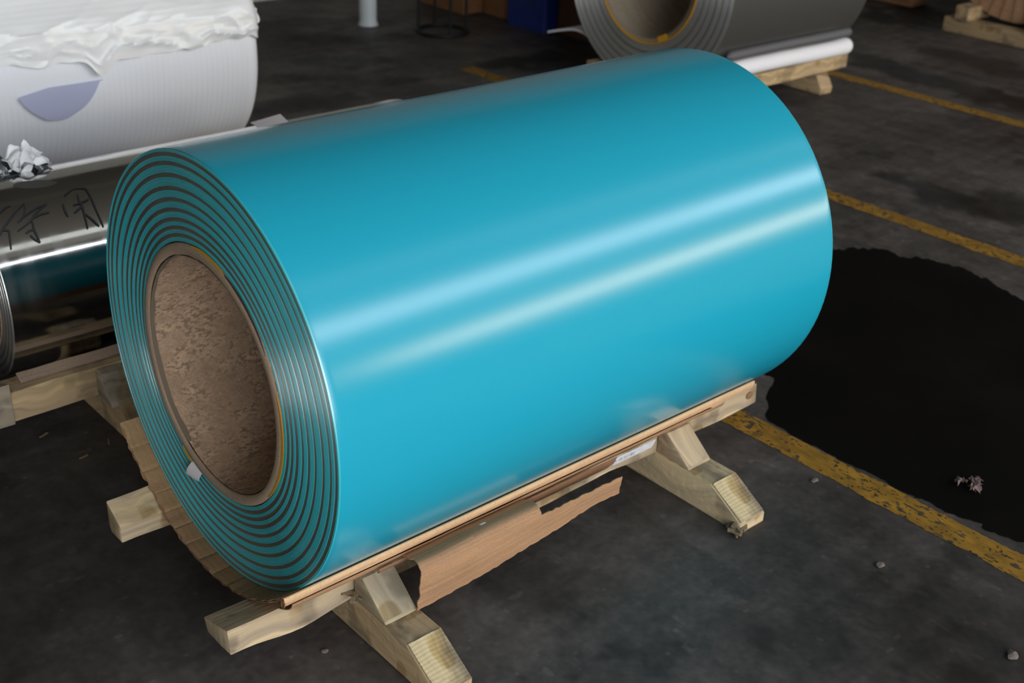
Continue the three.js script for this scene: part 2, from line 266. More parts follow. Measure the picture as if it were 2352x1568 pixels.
{
  const pts = [[2.9, -0.62], [3.057, -0.445], [3.13, -0.375], [3.206, -0.292], [3.267, -0.155], [3.308, -0.009], [3.296, 0.127], [3.227, 0.245], [3.188, 0.335], [3.12, 0.6], [2.85, 1.25], [2.3, 1.7], [1.93, 1.6], [1.86, 1.25], [1.77, 1.06], [1.715, 0.92], [1.702, 0.785], [1.700, 0.52], [1.705, 0.29], [1.806, 0.215], [1.85, 0.17], [1.95, 0.12], [1.94, 0.04], [1.90, -0.15], [1.9, -0.45], [2.2, -0.7]];
  const cv = new THREE.CatmullRomCurve3(pts.map(([x, z]) => V3(x, 0, z)), true, 'catmullrom', 0.4).getSpacedPoints(1100);
  const sh = new THREE.Shape(cv.map((q) => { const k = 0.05 * (n2(q.x * 11, q.z * 11, 61) - 0.5) + 0.04 * (n2(q.x * 34, q.z * 34, 62) - 0.5) + 0.012 * (n2(q.x * 90, q.z * 90, 63) - 0.5); return new THREE.Vector2(q.x + (q.x < 1.74 ? Math.abs(k) * 0.6 : k), -q.z + k * 0.6); }));
  const g = new THREE.ShapeGeometry(sh, 1); g.rotateX(-Math.PI / 2); g.translate(0, 0.0011, 0);
  const uv = g.attributes.uv, p = g.attributes.position; for (let i = 0; i < p.count; i++) uv.setXY(i, p.getX(i), p.getZ(i));
  const t = tex(256, 256, (u, v) => { const k = 0.62 + 0.7 * (fbm(u, v, 5, 5, 5, 4) - 0.5); return [k, k * 0.95, k * 0.9]; }, { rx: 0.9, ry: 0.9 });
  solo('oil_stain', g, phy({ color: lin(0.006, 0.0055, 0.005), map: t, roughness: 0.8, specularIntensity: 0.2 }), 'large black oil stain on the floor past the end of the teal coil', 'stain');
}

// ---------------------------------------------------------------- painted coil in the foreground
const CY = 0.605, R = 0.5, L = 1.57;
function coilBody(x0, x1, r, yc, zc, nx, na, dr = () => 0) {
  const g = sheet(na, nx, (u, v) => { const a = u * Math.PI * 2, x = x0 + (x1 - x0) * v, q = r + dr(x, a); return V3(x, yc + q * Math.cos(a), zc + q * Math.sin(a)); }, 0, { us: 2 * Math.PI * r, vs: x1 - x0 });
  // weld the seam normals
  const n = g.attributes.normal, W = na + 1; for (let j = 0; j <= nx; j++) { const a = j * W, b = j * W + na; const s = V3(n.getX(a) + n.getX(b), n.getY(a) + n.getY(b), n.getZ(a) + n.getZ(b)).normalize(); n.setXYZ(a, s.x, s.y, s.z); n.setXYZ(b, s.x, s.y, s.z); }
  return g;
}
// end of a wound coil: every wrap is a rounded ridge, a few grooves stand between slightly telescoped bands
function woundEnd(rIn, rOut, wraps, yc, zc, x, dirX, grooves, colA, colB, seg = 220, only = null) {
  const prof = [], cols = [], flag = []; const k = 9;
  for (let w = 0; w < wraps; w++) for (let i = 0; i < k; i++) {
    const t = (w + i / k) / wraps, r = rIn + (rOut - rIn) * t; const c = i / k * 2 - 1;
    const gd = Math.min(...grooves.map((q) => Math.abs(q - r)));
    const inG = gd < 0.0042;
    const h = (0.0028 * Math.sqrt(Math.max(0, 1 - c * c * 0.985))) - (inG ? 0.0010 : 0);
    prof.push([x + dirX * h, r]); flag.push(inG); const n = 0.93 + 0.14 * hash(w, 3, 7); cols.push((inG ? colB : colA).map((q) => q * n));
  }
  prof.push([x - dirX * 0.001, rOut]); cols.push(colA); flag.push(false);
  if (dirX > 0) { prof.reverse(); cols.reverse(); flag.reverse(); }
  const g = latheX(prof, yc, zc, seg); const c = []; const P = prof.length;
  for (let i = 0; i < g.attributes.position.count; i++) c.push(...cols[i % P]);
  g.setAttribute('color', new THREE.Float32BufferAttribute(c, 3));
  if (only !== null) { const id = g.index.array, keep = []; for (let i = 0; i < id.length; i += 3) { const f = flag[Math.min(id[i] % P, id[i + 1] % P, id[i + 2] % P)]; if (f === only) keep.push(id[i], id[i + 1], id[i + 2]); } g.setIndex(keep); }
  return g;
}
{
  const t = thing('painted_coil', 'glossy teal painted aluminium sheet coil lying on a wooden cradle', 'metal coil', [0, 0, 0]);
  const dr = (x, a) => { let d = a > Math.PI ? a - 2 * Math.PI : a; const top = Math.exp(-((d + 0.05) ** 2) / 0.10); return top * 0.0016 * (Math.sin(x * 5.2 + 0.6) * 0.6 + Math.sin(x * 9.1 + 2) * 0.4) - 0.0012 * step(L - 0.01, L, x) - 0.0012 * (1 - step(0, 0.006, x)); };
  mesh('outer_wrap', coilBody(0, L, R, CY, 0, 200, 280, dr), M.teal, t);
  const teal = [0.035, 0.46, 0.52], gr = [0.17, 0.16, 0.13];
  const GR = [0.488, 0.469, 0.444, 0.416, 0.392, 0.370, 0.349, 0.331, 0.315];
  const e = mesh('wound_edge', woundEnd(0.301, 0.499, 64, CY, 0, 0, -1, GR, teal, gr, 220, false), M.tealEdge, t); e.userData.label = 'ringed teal edge of the wound sheet';
  const cuts = GR.map((q, i) => [q, i]); for (const [q] of cuts) mesh('bare_edge_ring', woundEnd(0.301, 0.499, 64, CY, 0, 0, -1, [q], teal, gr, 220, true), M.bareEdge, e);
  mesh('wound_edge', woundEnd(0.301, 0.499, 40, CY, 0, L, 1, [0.469, 0.416, 0.370], teal, gr, 120), M.tealEdge, t);
  const core = mesh('core_tube', latheX([[-0.004, 0.2995], [L + 0.004, 0.2995], [L + 0.006, 0.297], [L + 0.006, 0.276], [L, 0.2735], [0, 0.2735]].reverse(), CY, 0, 140), M.core, t);
  { const uv = core.geometry.attributes.uv, p = core.geometry.attributes.position; for (let i = 0; i < p.count; i++) uv.setXY(i, uv.getX(i) * 1.72, p.getX(i)); }
  core.userData.label = 'brown mottled paper core tube';
  // chewed rim of the core
  const rim = sheet(200, 10, (u, v) => { const a = u * Math.PI * 2, s = v * Math.PI, w = 0.0025 * (n2(u * 40, 1, 3) - 0.5) + 0.004 * (n2(u * 11, 4, 9) - 0.5); const r = 0.2865 + 0.0128 * Math.cos(s) + (v > 0.5 ? w * (v - 0.5) * 2.4 : 0); return V3(-0.002 - 0.007 * Math.sin(s), CY + r * Math.cos(a), r * Math.sin(a)); }, 0, { us: 1.8, vs: 0.03 });
  mesh('core_rim', rim, M.coreEdge, core);
  const lip = sheet(160, 4, (u, v) => { const a = (-150 + 185 * u) * D2R, r = 0.2722 - 0.0015 * n2(u * 30, 2, 8) - 0.001 * v; return V3(-0.004 + 0.007 * v + 0.007 * n2(u * 25, 7, 5) * v, CY + r * Math.cos(a), r * Math.sin(a)); }, 0.0012, { us: 1, vs: 0.02 });
  mesh('torn_inner_ply', lip, std({ color: lin(0.16, 0.12, 0.085), roughness: 0.9, side: THREE.DoubleSide }), core);
  const arc = (a0, a1, r0, r1, x) => sheet(40, 2, (u, v) => { const a = (a0 + (a1 - a0) * u) * D2R, f = Math.sqrt(Math.max(0, Math.sin(u * Math.PI))), r = r0 + (r1 - r0) * v * f; return V3(x, CY + r * Math.cos(a), r * Math.sin(a)); }, 0.0015);
  mesh('yellow_liner', arc(72, 130, 0.2985, 0.3060, -0.0075), M.yellow, t);
  mesh('yellow_liner', arc(-6, 21, 0.2985, 0.3050, -0.0075), M.yellow, t);
  mesh('yellow_liner', arc(-148, -158, 0.2985, 0.306, -0.0075), M.yellow, t);
  mesh('inner_sheet_edge', arc(17, 58, 0.2985, 0.3055, -0.007), M.aluBright, t);
  const tag = sheet(8, 8, (u, v) => { const a = (-165.5 + 8.5 * u) * D2R, r = 0.300 + 0.034 * v * (0.7 + 0.6 * u); return V3(-0.006 - 0.012 * Math.sin(v * 2.0) * (0.6 + 0.4 * u), CY + r * Math.cos(a), r * Math.sin(a)); }, 0.0006);
  mesh('paper_tag', tag, M.paper, t).userData.label = 'small white paper tag tucked beside the core';
}

// ---------------------------------------------------------------- wooden cradle under the teal coil
// timber() outlines for axis x are written as (-z, y)
const zy = (list) => list.map(([z, y]) => [-z, y]);
function crossbeamZ(x0, x1, h, zEnd, zBreak, toe, seed) {   // beam along z with both top ends cut to a slope; outline in (z, y) extruded along x
  const out = [[-zEnd, 0], [zEnd, 0], [zEnd, toe], [zBreak, h], [-zBreak, h], [-zEnd, toe]];
  return timber(out.map(([z, y]) => [-z, y]).reverse(), x0, x1, 'x', { seed, steps: 4, wobble: 0.002 });
}
function reUV(g, axis) { return g; }
{
  const t = thing('wooden_cradle', 'rough pine cradle with notched crossbeams and wedges carrying the teal coil', 'cradle');
  const mk = (name, geo, mat) => mesh(name, geo, mat, t);
  const beamGeo = (x0, x1, seed) => { const g = crossbeamZ(x0, x1, 0.097, 0.606, 0.492, 0.028, seed); return grainUV(g, 2, seed * 0.31, seed * 0.17); };
  for (const [x0, x1, s, m] of [[0.160, 0.258, 3, M.woodTan], [1.178, 1.279, 9, M.woodPale]]) {
    const b = mk('crossbeam', beamGeo(x0, x1, s), m);
    for (const sg of [1, -1]) {
      // rough sawn slope, proud by a hair
      const dz = 0.606 - 0.492, dy = 0.097 - 0.028, n = Math.hypot(dz, dy);
      const g = sheet(24, 24, (u, v) => { const q = 0.02 + 0.95 * v, e = 0.0016 * (n2(u * 9, v * 40, s + 2) - 0.5); const x = x0 + 0.004 + (x1 - x0 - 0.008) * (sg > 0 ? u : 1 - u); return V3(x, 0.097 - dy * q + (0.0012 + e) * dz / n, sg * (0.492 + dz * q + (0.0012 + e) * dy / n)); }, 0.004, { us: 0.13, vs: 0.1 });
      const uv = g.attributes.uv; for (let i = 0; i < uv.count; i++) { const a = uv.getX(i); uv.setXY(i, uv.getY(i), a); }
      mesh('sawn_slope', g, M.woodSaw, b);
    }
    const wedge = (z0, z1, top, seed) => grainUV(timber(zy(z0 > 0 ? [[z0, 0.097], [z1, 0.097], [z1 - 0.004, 0.104], [z0 + 0.032, top], [z0, top]] : [[z1, 0.097], [z0, 0.097], [z0, top], [z0 - 0.032, top], [z1 + 0.004, 0.104]]).reverse(), x0 + 0.004, x1 - 0.006, 'x', { seed, steps: 3, wobble: 0.002 }), 2, seed, seed * 0.4);
    mk('wedge_block', wedge(0.291, 0.412, 0.172, s + 20), s === 3 ? M.woodGrey : M.woodPale);
    mk('wedge_block', wedge(-0.296, -0.412, 0.172, s + 30), M.woodGrey);
  }
  const right = timber(zy([[0.178, 0.128], [0.284, 0.163], [0.289, 0.100], [0.246, 0.0975], [0.19, 0.0975]]).reverse(), -0.155, 1.622, 'x', { seed: 5, steps: 60, wobble: 0.004,
    bump: (a, b, d) => [a, b < 0.12 ? b - 0.014 * Math.exp(-((d - 0.03) ** 2) / 0.008) * (d < 0.155 ? 1 : 0) : b, d] });
  mk('bearer', right, M.woodPale);
  const left = timber(zy([[-0.290, 0.183], [-0.290, 0.112], [-0.278, 0.0975], [-0.222, 0.0975], [-0.222, 0.143]]).reverse(), -0.158, 1.60, 'x', { seed: 8, steps: 50, wobble: 0.003 });
  mk('bearer', left, M.woodPale);
  // knot and splinters
  const r = rng(4);
  const sp = (x, y, z, n, len, nm) => { const gs = []; for (let i = 0; i < n; i++) { const g = new THREE.BoxGeometry(len * (0.4 + r()), 0.003 + 0.006 * r(), 0.004 + 0.008 * r()); g.rotateY(r() * 6.3); g.rotateZ((r() - 0.5) * 1.2); g.translate(x + (r() - 0.5) * len * 1.6, y + r() * 0.018, z + (r() - 0.5) * len * 1.8); gs.push(g); } const m = mk(nm, mergeGeometries(gs), M.woodPale); m.userData.kind = 'stuff'; };
  sp(1.176, 0.006, 0.592, 16, 0.026, 'splinters'); sp(0.155, 0.105, 0.300, 5, 0.022, 'splinters');
  const kn = new THREE.SphereGeometry(0.011, 14, 10); kn.scale(1.3, 1, 0.4); kn.translate(1.585, 0.137, 0.2885); mk('knot', kn, M.cardDark);
}

// ---------------------------------------------------------------- corrugated board tray between coil and cradle
const trayR = (a) => V3(0, CY - Math.cos(a), Math.sin(a));
{
  const t = thing('cardboard_liner', 'curved corrugated cardboard tray between the teal coil and its cradle', 'cardboard');
  const a0 = -54 * D2R, a1 = 41.2 * D2R;
  const creases = [-46, -38.5, -31, -24.5, -18.5, -12, -5, 2.5, 10, 18, 26];
  const layer = (rr, x0, x1, s, th, cr) => sheet(190, 60, (u, v) => {
    const a = a0 + (a1 - a0) * u, ad = a / D2R; const edge = 1 - step(0, 0.05, v);
    let r = rr; if (cr) for (const c of creases) { const d = Math.abs(ad - c); r += 0.0022 * Math.exp(-d * d / 0.10); }
    r += 0.004 * edge * (n2(ad * 0.35, s, s) - 0.5) + (ad < -40 ? 0.0007 * (-40 - ad) : 0);
    const xx = x0 + (x1 - x0) * v - edge * 0.006 * (n2(ad * 0.6, 3, s) - 0.5) - (ad < -30 ? 0.0 : 0);
    return V3(xx, CY - r * Math.cos(a), r * Math.sin(a));
  }, th, { us: 0.85, vs: 1.4 });
  mesh('tray_sheet', layer(0.5012, -0.050, 1.512, 3, -0.0022, true), M.cardInner, t);
  mesh('tray_sheet', layer(0.5040, -0.051, 1.51, 5, -0.0016, false), M.cardDark, t);
  mesh('tray_sheet', layer(0.5062, -0.047, 1.51, 9, -0.0016, false), M.card, t);
  // doubled cream edge along the camera side
  const hem = sheet(120, 12, (u, v) => {
    const x = -0.051 + 1.565 * u, s = v * Math.PI * 2; const w = 0.0012 * (n2(x * 8, v * 3, 4) - 0.5);
    const A = 41.5 * D2R - 0.024 * (1 - step(0, 0.2, u)) * 0, cz = 0.3415, cy = 0.2235; const dz = Math.cos(s) * 0.0065, dy = Math.sign(Math.sin(s)) * Math.pow(Math.abs(Math.sin(s)), 0.6) * 0.0155;
    return V3(x, cy + dy * 0.94 + dz * 0.1 + w, cz + dz + dy * 0.25 + w);
  }, 0, { us: 1.4, vs: 0.06 });
  mesh('folded_hem', hem, M.cardCream, t).userData.label = 'cream folded cardboard edge';
  const cap = new THREE.CylinderGeometry(0.0155, 0.0155, 0.002, 24); cap.scale(0.42, 1, 0.94); cap.rotateZ(Math.PI / 2); 
  const rollEnd = []; for (let k = 0; k < 3; k++) { const g = new THREE.TorusGeometry(0.013 - 0.004 * k, 0.0016, 6, 26); g.scale(0.55, 1, 1); g.rotateY(Math.PI / 2); g.translate(-0.050, 0.2235, 0.3415); rollEnd.push(g); }
  mesh('rolled_hem_end', mergeGeometries(rollEnd), M.cardDark, t);
  // dark gap strip of bare liner seen between coil and hem is real space; the outer skirt goes down behind the hem to the bearer
  const skirt = sheet(120, 10, (u, v) => { const x = -0.03 + 1.42 * u; return V3(x, 0.210 - 0.046 * v, 0.3445 - 0.058 * v + 0.012 * Math.sin(v * Math.PI) + 0.002 * (n2(x * 9, v * 4, 8) - 0.5)); }, 0.002, { us: 1.3, vs: 0.06 });
  mesh('skirt', skirt, M.card, t);
}
{
  const t = thing('torn_cardboard', 'brown torn cardboard flap folded down beside the teal coil with a white label', 'cardboard');
  const path = new THREE.CatmullRomCurve3([V3(0, 0.199, 0.345), V3(0, 0.212, 0.372), V3(0, 0.2205, 0.398), V3(0, 0.219, 0.415), V3(0, 0.206, 0.4215), V3(0, 0.170, 0.4235), V3(0, 0.135, 0.423), V3(0, 0.100, 0.418)]);
  const len = path.getLength(), at = (s) => path.getPointAt(clamp(s));
  const foldS = 0.50;
  const rag = (x, s) => 0.018 * (n2(x * 30, 1, s) - 0.5) + 0.022 * (n2(x * 80, 2, s) - 0.5);
  const piece = (x0, x1, lo, hi, nu, nv) => sheet(nu, nv, (u, v) => { const x = x0 + (x1 - x0) * u, a = lo(x), b = hi(x), s = a + (b - a) * v, q = at(s); const curl = (x > 0.6 ? -0.012 * step(0.6, 0.9, x) * (s - 0.4) : 0); return V3(x - 0.018 * s + (u === 0 || u === 1 ? 0.006 * (n2(s * 20, 3, 7) - 0.5) : 0) + 0.02 * (s > 0.6 ? s - 0.6 : 0) * (u === 0 ? 0 : 0), q.y + 0.002 * (n2(x * 10, s * 4, 3) - 0.5), q.z + curl + 0.003 * (n2(x * 6, s * 3, 13) - 0.5)); }, 0.003, { us: x1 - x0, vs: len });
  const bottom = (x) => 1.0 - 0.02 * Math.max(0, x - 0.25) - 0.26 * step(0.30, 0.9, x) + rag(x, 41);
  mesh('flap_base', piece(0.262, 0.625, () => 0, (x) => foldS + 0.004, 60, 20), M.card, t);
  mesh('flap', piece(0.262, 0.905, (x) => x < 0.60 ? foldS : foldS - 0.02 + rag(x, 23) - 0.05 * step(0.6, 0.9, x) * 0, bottom, 150, 16), M.card, t);
  // narrow inner panel that runs on towards the label
  const pan = sheet(110, 8, (u, v) => { const x = 0.19 + 0.76 * u, w = x < 0.3 ? 0.3 : 0.55 + 0.45 * step(0.3, 0.6, x) - (u > 0.985 ? 0.3 : 0) + 0.12 * (n2(x * 24, 1, 6) - 0.5); return V3(x, 0.203 - 0.040 * v * w, 0.352 - 0.022 * v * w + 0.004 * Math.sin(v * 3)); }, 0.0025, { us: 0.76, vs: 0.05 });
  mesh('inner_panel', pan, M.cardDark, t);
  const lab = sheet(24, 4, (u, v) => { const x = 0.945 + 0.150 * u; return V3(x, 0.2035 - 0.031 * v, 0.3560 - 0.013 * v); }, 0.001, { us: 1, vs: 1 });
  const lt = tex(256, 64, (u, v) => { const a = fbm(u, v, 20, 4, 3, 5); const bar = u > 0.1 && u < 0.5 && v > 0.3 && v < 0.7 && fbm(u, 0, 60, 1, 1, 3) > 0.55 ? 0.72 : 1; const k = (0.9 + 0.16 * (a - 0.5)) * bar; return [k, k, k * 1.02]; });
  mesh('paper_label', lab, std({ color: lin(0.85, 0.86, 0.9), map: lt, roughness: 0.6, side: THREE.DoubleSide }), t).userData.label = 'white printed paper label';
  const bits = sheet(4, 4, (u, v) => V3(0.46 + 0.016 * u, 0.2175 + 0.004 * v, 0.376 + 0.008 * v), 0.0008); mesh('tape_scrap', bits, M.paper, t);
}

// ---------------------------------------------------------------- bright bare aluminium coil behind
const SZ = -1.253, SY = 0.390, SR = 0.285;
{
  const t = thing('bare_coil', 'mirror bright bare aluminium coil with black handwriting behind the teal coil', 'metal coil');
  const dr = (x, a) => { let d = a > Math.PI ? a - 2 * Math.PI : a; return 0.0004 * Math.sin(x * 7 + d * 3) + (d < 24.5 * D2R && d > -2 ? 0.0012 : 0); };
  mesh('outer_wrap', coilBody(-0.09, 1.47, SR - 0.0008, SY, SZ, 120, 240, dr), M.silver, t);
  const e = [0.55, 0.545, 0.53], gq = [0.36, 0.355, 0.34];
  mesh('wound_edge', woundEnd(0.205, SR - 0.001, 34, SY, SZ, -0.09, -1, [0.27, 0.25, 0.23], e, gq, 140), std({ vertexColors: true, roughness: 0.32, metalness: 0.9 }), t);
  mesh('wound_edge', woundEnd(0.205, SR - 0.001, 20, SY, SZ, 1.47, 1, [0.25], e, gq, 100), std({ vertexColors: true, roughness: 0.32, metalness: 0.9 }), t);
  mesh('core_tube', latheX([[-0.094, 0.204], [1.474, 0.204], [1.474, 0.19], [-0.094, 0.19], [-0.094, 0.204]].reverse(), SY, SZ, 90), M.core, t);
  const strokes = [
    [[-0.030, 29.7], [-0.010, 26.8], [0.005, 26.4]], [[-0.054, 43.2], [-0.047, 40.8], [-0.034, 38.7], [-0.008, 34.1], [0.009, 31.3], [0.043, 26.6]], [[0.043, 26.6], [0.036, 30.9], [0.021, 35.7], [0.001, 38.5]],
    [[-0.058, 43.6], [-0.046, 41.2], [-0.032, 42.1], [-0.034, 44.8], [-0.045, 53.1]], [[-0.009, 43.6], [0.031, 39.8], [0.045, 37.6], [0.064, 34.4], [0.100, 30.3]], [[0.047, 37.7], [0.069, 36.5], [0.094, 36.3]],
    [[0.039, 39.7], [0.034, 45.5], [0.036, 53.0]], [[0.009, 45.9], [0.022, 44.9], [0.033, 44.9]], [[0.018, 47.4], [0.025, 50.4], [0.036, 53.0]], [[0.022, 35.8], [0.061, 32.3], [0.094, 30.3]],
    [[0.140, 32.8], [0.137, 38.3], [0.138, 41.6]], [[0.158, 27.4], [0.166, 26.1], [0.191, 23.9], [0.222, 25.0], [0.225, 28.2], [0.224, 33.5], [0.221, 42.0], [0.221, 52.5]], [[0.193, 28.4], [0.188, 33.5], [0.187, 38.5], [0.182, 44.1], [0.176, 51.5]],
    [[0.166, 35.2], [0.193, 34.5], [0.216, 33.4]], [[0.159, 40.3], [0.171, 38.9], [0.191, 36.8]], [[0.186, 42.0], [0.200, 47.2], [0.210, 51.5]]];
  const gs = strokes.map((s) => {
    const c = new THREE.CatmullRomCurve3(s.map(([x, a]) => V3(x, SR * a * D2R, 0)), false, 'catmullrom', 0.4);
    return sheet(24, 2, (u, v) => { const q = c.getPoint(u), d = c.getTangent(u), w = 0.0026 * (0.7 + 0.5 * Math.sin(u * Math.PI)) * (v * 2 - 1); const x = q.x - d.y * w, a = (q.y + d.x * w) / SR, r = SR + 0.0016; return V3(x, SY + r * Math.cos(a), SZ + r * Math.sin(a)); }, 0.0005);
  });
  mesh('handwriting', mergeGeometries(gs), M.ink, t).userData.label = 'two characters handwritten in black marker';
  const dark_patch = sheet(20, 14, (u, v) => { const ph = u * Math.PI * 2, q = v; const x = 0.095 + 0.055 * q * Math.cos(ph) * (0.8 + 0.5 * n2(u * 5, 1, 3)), a = (11.5 + 4.5 * q * Math.sin(ph) * (0.8 + 0.4 * n2(u * 6, 2, 4)) + (x - 0.095) * 40) * D2R, r = SR + 0.0012; return V3(x, SY + r * Math.cos(a), SZ + r * Math.sin(a)); });
  mesh('dark_patch', dark_patch, std({ color: lin(0.075, 0.072, 0.065), roughness: 0.6, side: THREE.DoubleSide }), t);  // small darker patch near the top of the wrap
}
{
  const t = thing('wooden_cradle', 'pine cradle carrying the bare aluminium coil', 'cradle');
  for (const [x0, x1, s] of [[0.120, 0.215, 13], [1.10, 1.195, 17]]) {
    const g = crossbeamZ(x0, x1, 0.10, 0.50, 0.42, 0.05, s); mesh('crossbeam', grainUV(g, 2, s), M.woodTan, t).position.z = SZ;
    for (const sg of [1, -1]) { const w = timber(zy(sg > 0 ? [[0.335, 0.10], [0.425, 0.10], [0.42, 0.115], [0.372, 0.185], [0.335, 0.185]] : [[-0.425, 0.10], [-0.335, 0.10], [-0.335, 0.185], [-0.372, 0.185], [-0.42, 0.115]]).reverse(), x0 - 0.02, x1 - 0.02, 'x', { seed: s + sg, steps: 3 }); mesh('wedge_block', grainUV(w, 2, s), M.woodGrey, t).position.z = SZ; }
  }
  const bg = (z0, z1, seed) => timber(zy([[z0, 0.10], [z1, 0.10], [z1, 0.192], [z0, 0.192]]).reverse(), -0.42, 1.6, 'x', { seed, steps: 40 });
  mesh('bearer', bg(SZ + 0.245, SZ + 0.330, 21), M.woodTan, t); mesh('bearer', bg(SZ - 0.330, SZ - 0.245, 22), M.woodTan, t);
  mesh('crossbeam', grainUV(timber(zy([[-0.5, 0.10], [0.345, 0.10], [0.345, 0.225], [0.28, 0.20], [-0.28, 0.2], [-0.5, 0.2]]).reverse(), -0.41, -0.145, 'x', { seed: 25, steps: 4 }), 2), M.woodGrey, t).position.z = SZ;
  t.children[t.children.length - 1].visible = true;
  const strip = sheet(80, 6, (u, v) => { const x = -0.10 + 1.6 * u; return V3(x, 0.197 + 0.016 * v + 0.002 * (n2(x * 20, v, 3) - 0.5), SZ + 0.300 - 0.030 * v); }, 0.004, { us: 1.6, vs: 0.03 });
  mesh('edge_strip', strip, card(0.34, 0.25, 0.18), t);
}

// ---------------------------------------------------------------- white film wrapped coil
const WZ = -2.69, WY = 0.635, WR = 0.5;
{
  const t = thing('wrapped_coil', 'large coil wrapped in crumpled white plastic film behind the bare aluminium coil', 'wrapped coil');
  const x0 = -0.35, x1 = 1.45;
  const g = sheet(220, 150, (u, v) => {
    const a = u * Math.PI * 2, x = x0 + (x1 - x0) * v; const ex = Math.min(1, (x1 - x) / 0.07, (x - x0) / 0.07), rd = Math.sqrt(Math.max(0, 1 - (1 - Math.max(0, ex)) ** 2));
    const up = step(0.35, 1.2, Math.cos(a) + 0.6);
    const wr = 0.012 * (n2(x * 3.2 + a * 1.4, a * 3 - x * 2, 5) - 0.5) + 0.004 * (n2(x * 8 + a * 2.3, a * 5 - x * 3, 6) - 0.5);
    const q = WR - 0.07 * (1 - rd) + wr * (0.5 + 0.5 * up);
    return V3(x, WY + q * Math.cos(a), WZ + q * Math.sin(a));
  }, 0, { us: 3.1, vs: 1.8 });
  mesh('film_wrap', g, M.film, t);
  const endCap = (x, d) => sheet(90, 24, (u, v) => { const a = u * Math.PI * 2, r = 0.29 + (WR - 0.07 - 0.29) * v; return V3(x + d * (0.012 * (n2(Math.cos(a) * 6 + r * 9, Math.sin(a) * 6, 8) - 0.5)), WY + r * Math.cos(a), WZ + r * Math.sin(a)); });
  mesh('end_film', endCap(x1 - 0.001, 1), M.filmUpper, t); mesh('end_film', endCap(x0 + 0.001, -1), M.filmUpper, t);
  // loose upper sheet with a ragged, puckered lower edge
  const edgeA = (x) => (80.5 + 1.2 * Math.sin(x * 7.5 + 1) + 2.4 * (n2(x * 9, 3, 4) - 0.5) + 2 * (n2(x * 23, 3, 5) - 0.5) + 4.5 * Math.exp(-((x - 0.753) ** 2) / 0.0012)) * D2R;
  const up = sheet(220, 130, (u, v) => {
    const x = x0 + 0.01 + (x1 - x0 - 0.012) * u, a1 = edgeA(x), a = -20 * D2R + 100.5 * D2R * v + (a1 - 80.5 * D2R) * step(0.88, 1, v); const e = step(0.75, 1, v);
    const rid = (p, q, k) => 1 - 2 * Math.abs(n2(p, q, k) - 0.5);
    const near = step(0.80, 0.95, v), fold = 0.008 * (n2(x * 4 + v * 3, v * 5 - x * 2, 31) - 0.5) + (0.002 + 0.012 * near) * Math.pow(rid(x * 4 + v * 7, v * 12 - x * 4, 32), 5) + 0.006 * Math.pow(rid(x * 11 - v * 12, v * 24 + x * 7, 35), 3) * near;
    const ex = clamp(Math.min((x1 - x) / 0.07, (x - x0) / 0.07)), rd = Math.sqrt(1 - (1 - ex) ** 2);
    const q = WR - 0.07 * (1 - rd) + 0.014 + fold + 0.016 * Math.sin(e * Math.PI) * (0.4 + 0.8 * n2(x * 9, 5, 33)) - 0.004 * e;
    return V3(x, WY + q * Math.cos(a), WZ + q * Math.sin(a));
  }, 0.0015, { us: 1.8, vs: 0.9 });
  mesh('loose_film', up, M.filmUpper, t);
  const patch = sheet(48, 16, (u, v) => { const x = 0.445 + 0.315 * u, c = (u - 0.45) * 2, lo = 103.5 - 13 * Math.pow(Math.abs(c), 2.6) - 1.5 * n2(u * 6, 1, 3), hi = 88.8 + (u < 0.35 ? 6 * (0.35 - u) : 0), a = (hi + (Math.max(lo, hi + 0.3) - hi) * v) * D2R, q = WR + 0.0085 + 0.003 * (n2(x * 9, a * 9, 7) - 0.5); return V3(x, WY + q * Math.cos(a), WZ + q * Math.sin(a)); }, 0.001);
  mesh('blue_film_patch', patch, M.filmBlue, t);
  const tat = (y, z, s) => sheet(12, 12, (u, v) => V3(x1 - 0.06 + 0.085 * v + 0.01 * n2(u * 4, v * 4, s), y - 0.06 * u - 0.03 * v * v + 0.012 * n2(u * 5, v * 5, s + 3), z + 0.02 * n2(u * 3, v * 5, s + 7)), 0.0008);
  mesh('film_tatter', tat(WY + 0.26, WZ + 0.37, 5), M.filmUpper, t); mesh('film_tatter', tat(WY + 0.20, WZ + 0.41, 15), M.filmUpper, t);
}
{
  const t = thing('wooden_cradle', 'timber cradle beneath the white film wrapped coil', 'cradle');
  for (const x of [0.05, 1.05]) mesh('crossbeam', grainUV(crossbeamZ(x, x + 0.1, 0.1, 0.6, 0.5, 0.04, 41 + x), 2), M.woodTan, t).position.z = WZ;
  for (const z of [-0.26, 0.26]) mesh('bearer', timber(zy([[z - 0.05, 0.10], [z + 0.05, 0.10], [z + 0.05, 0.19], [z - 0.05, 0.19]]).reverse(), -0.3, 1.4, 'x', { seed: 44 + z, steps: 20 }), M.woodTan, t).position.z = WZ;
}
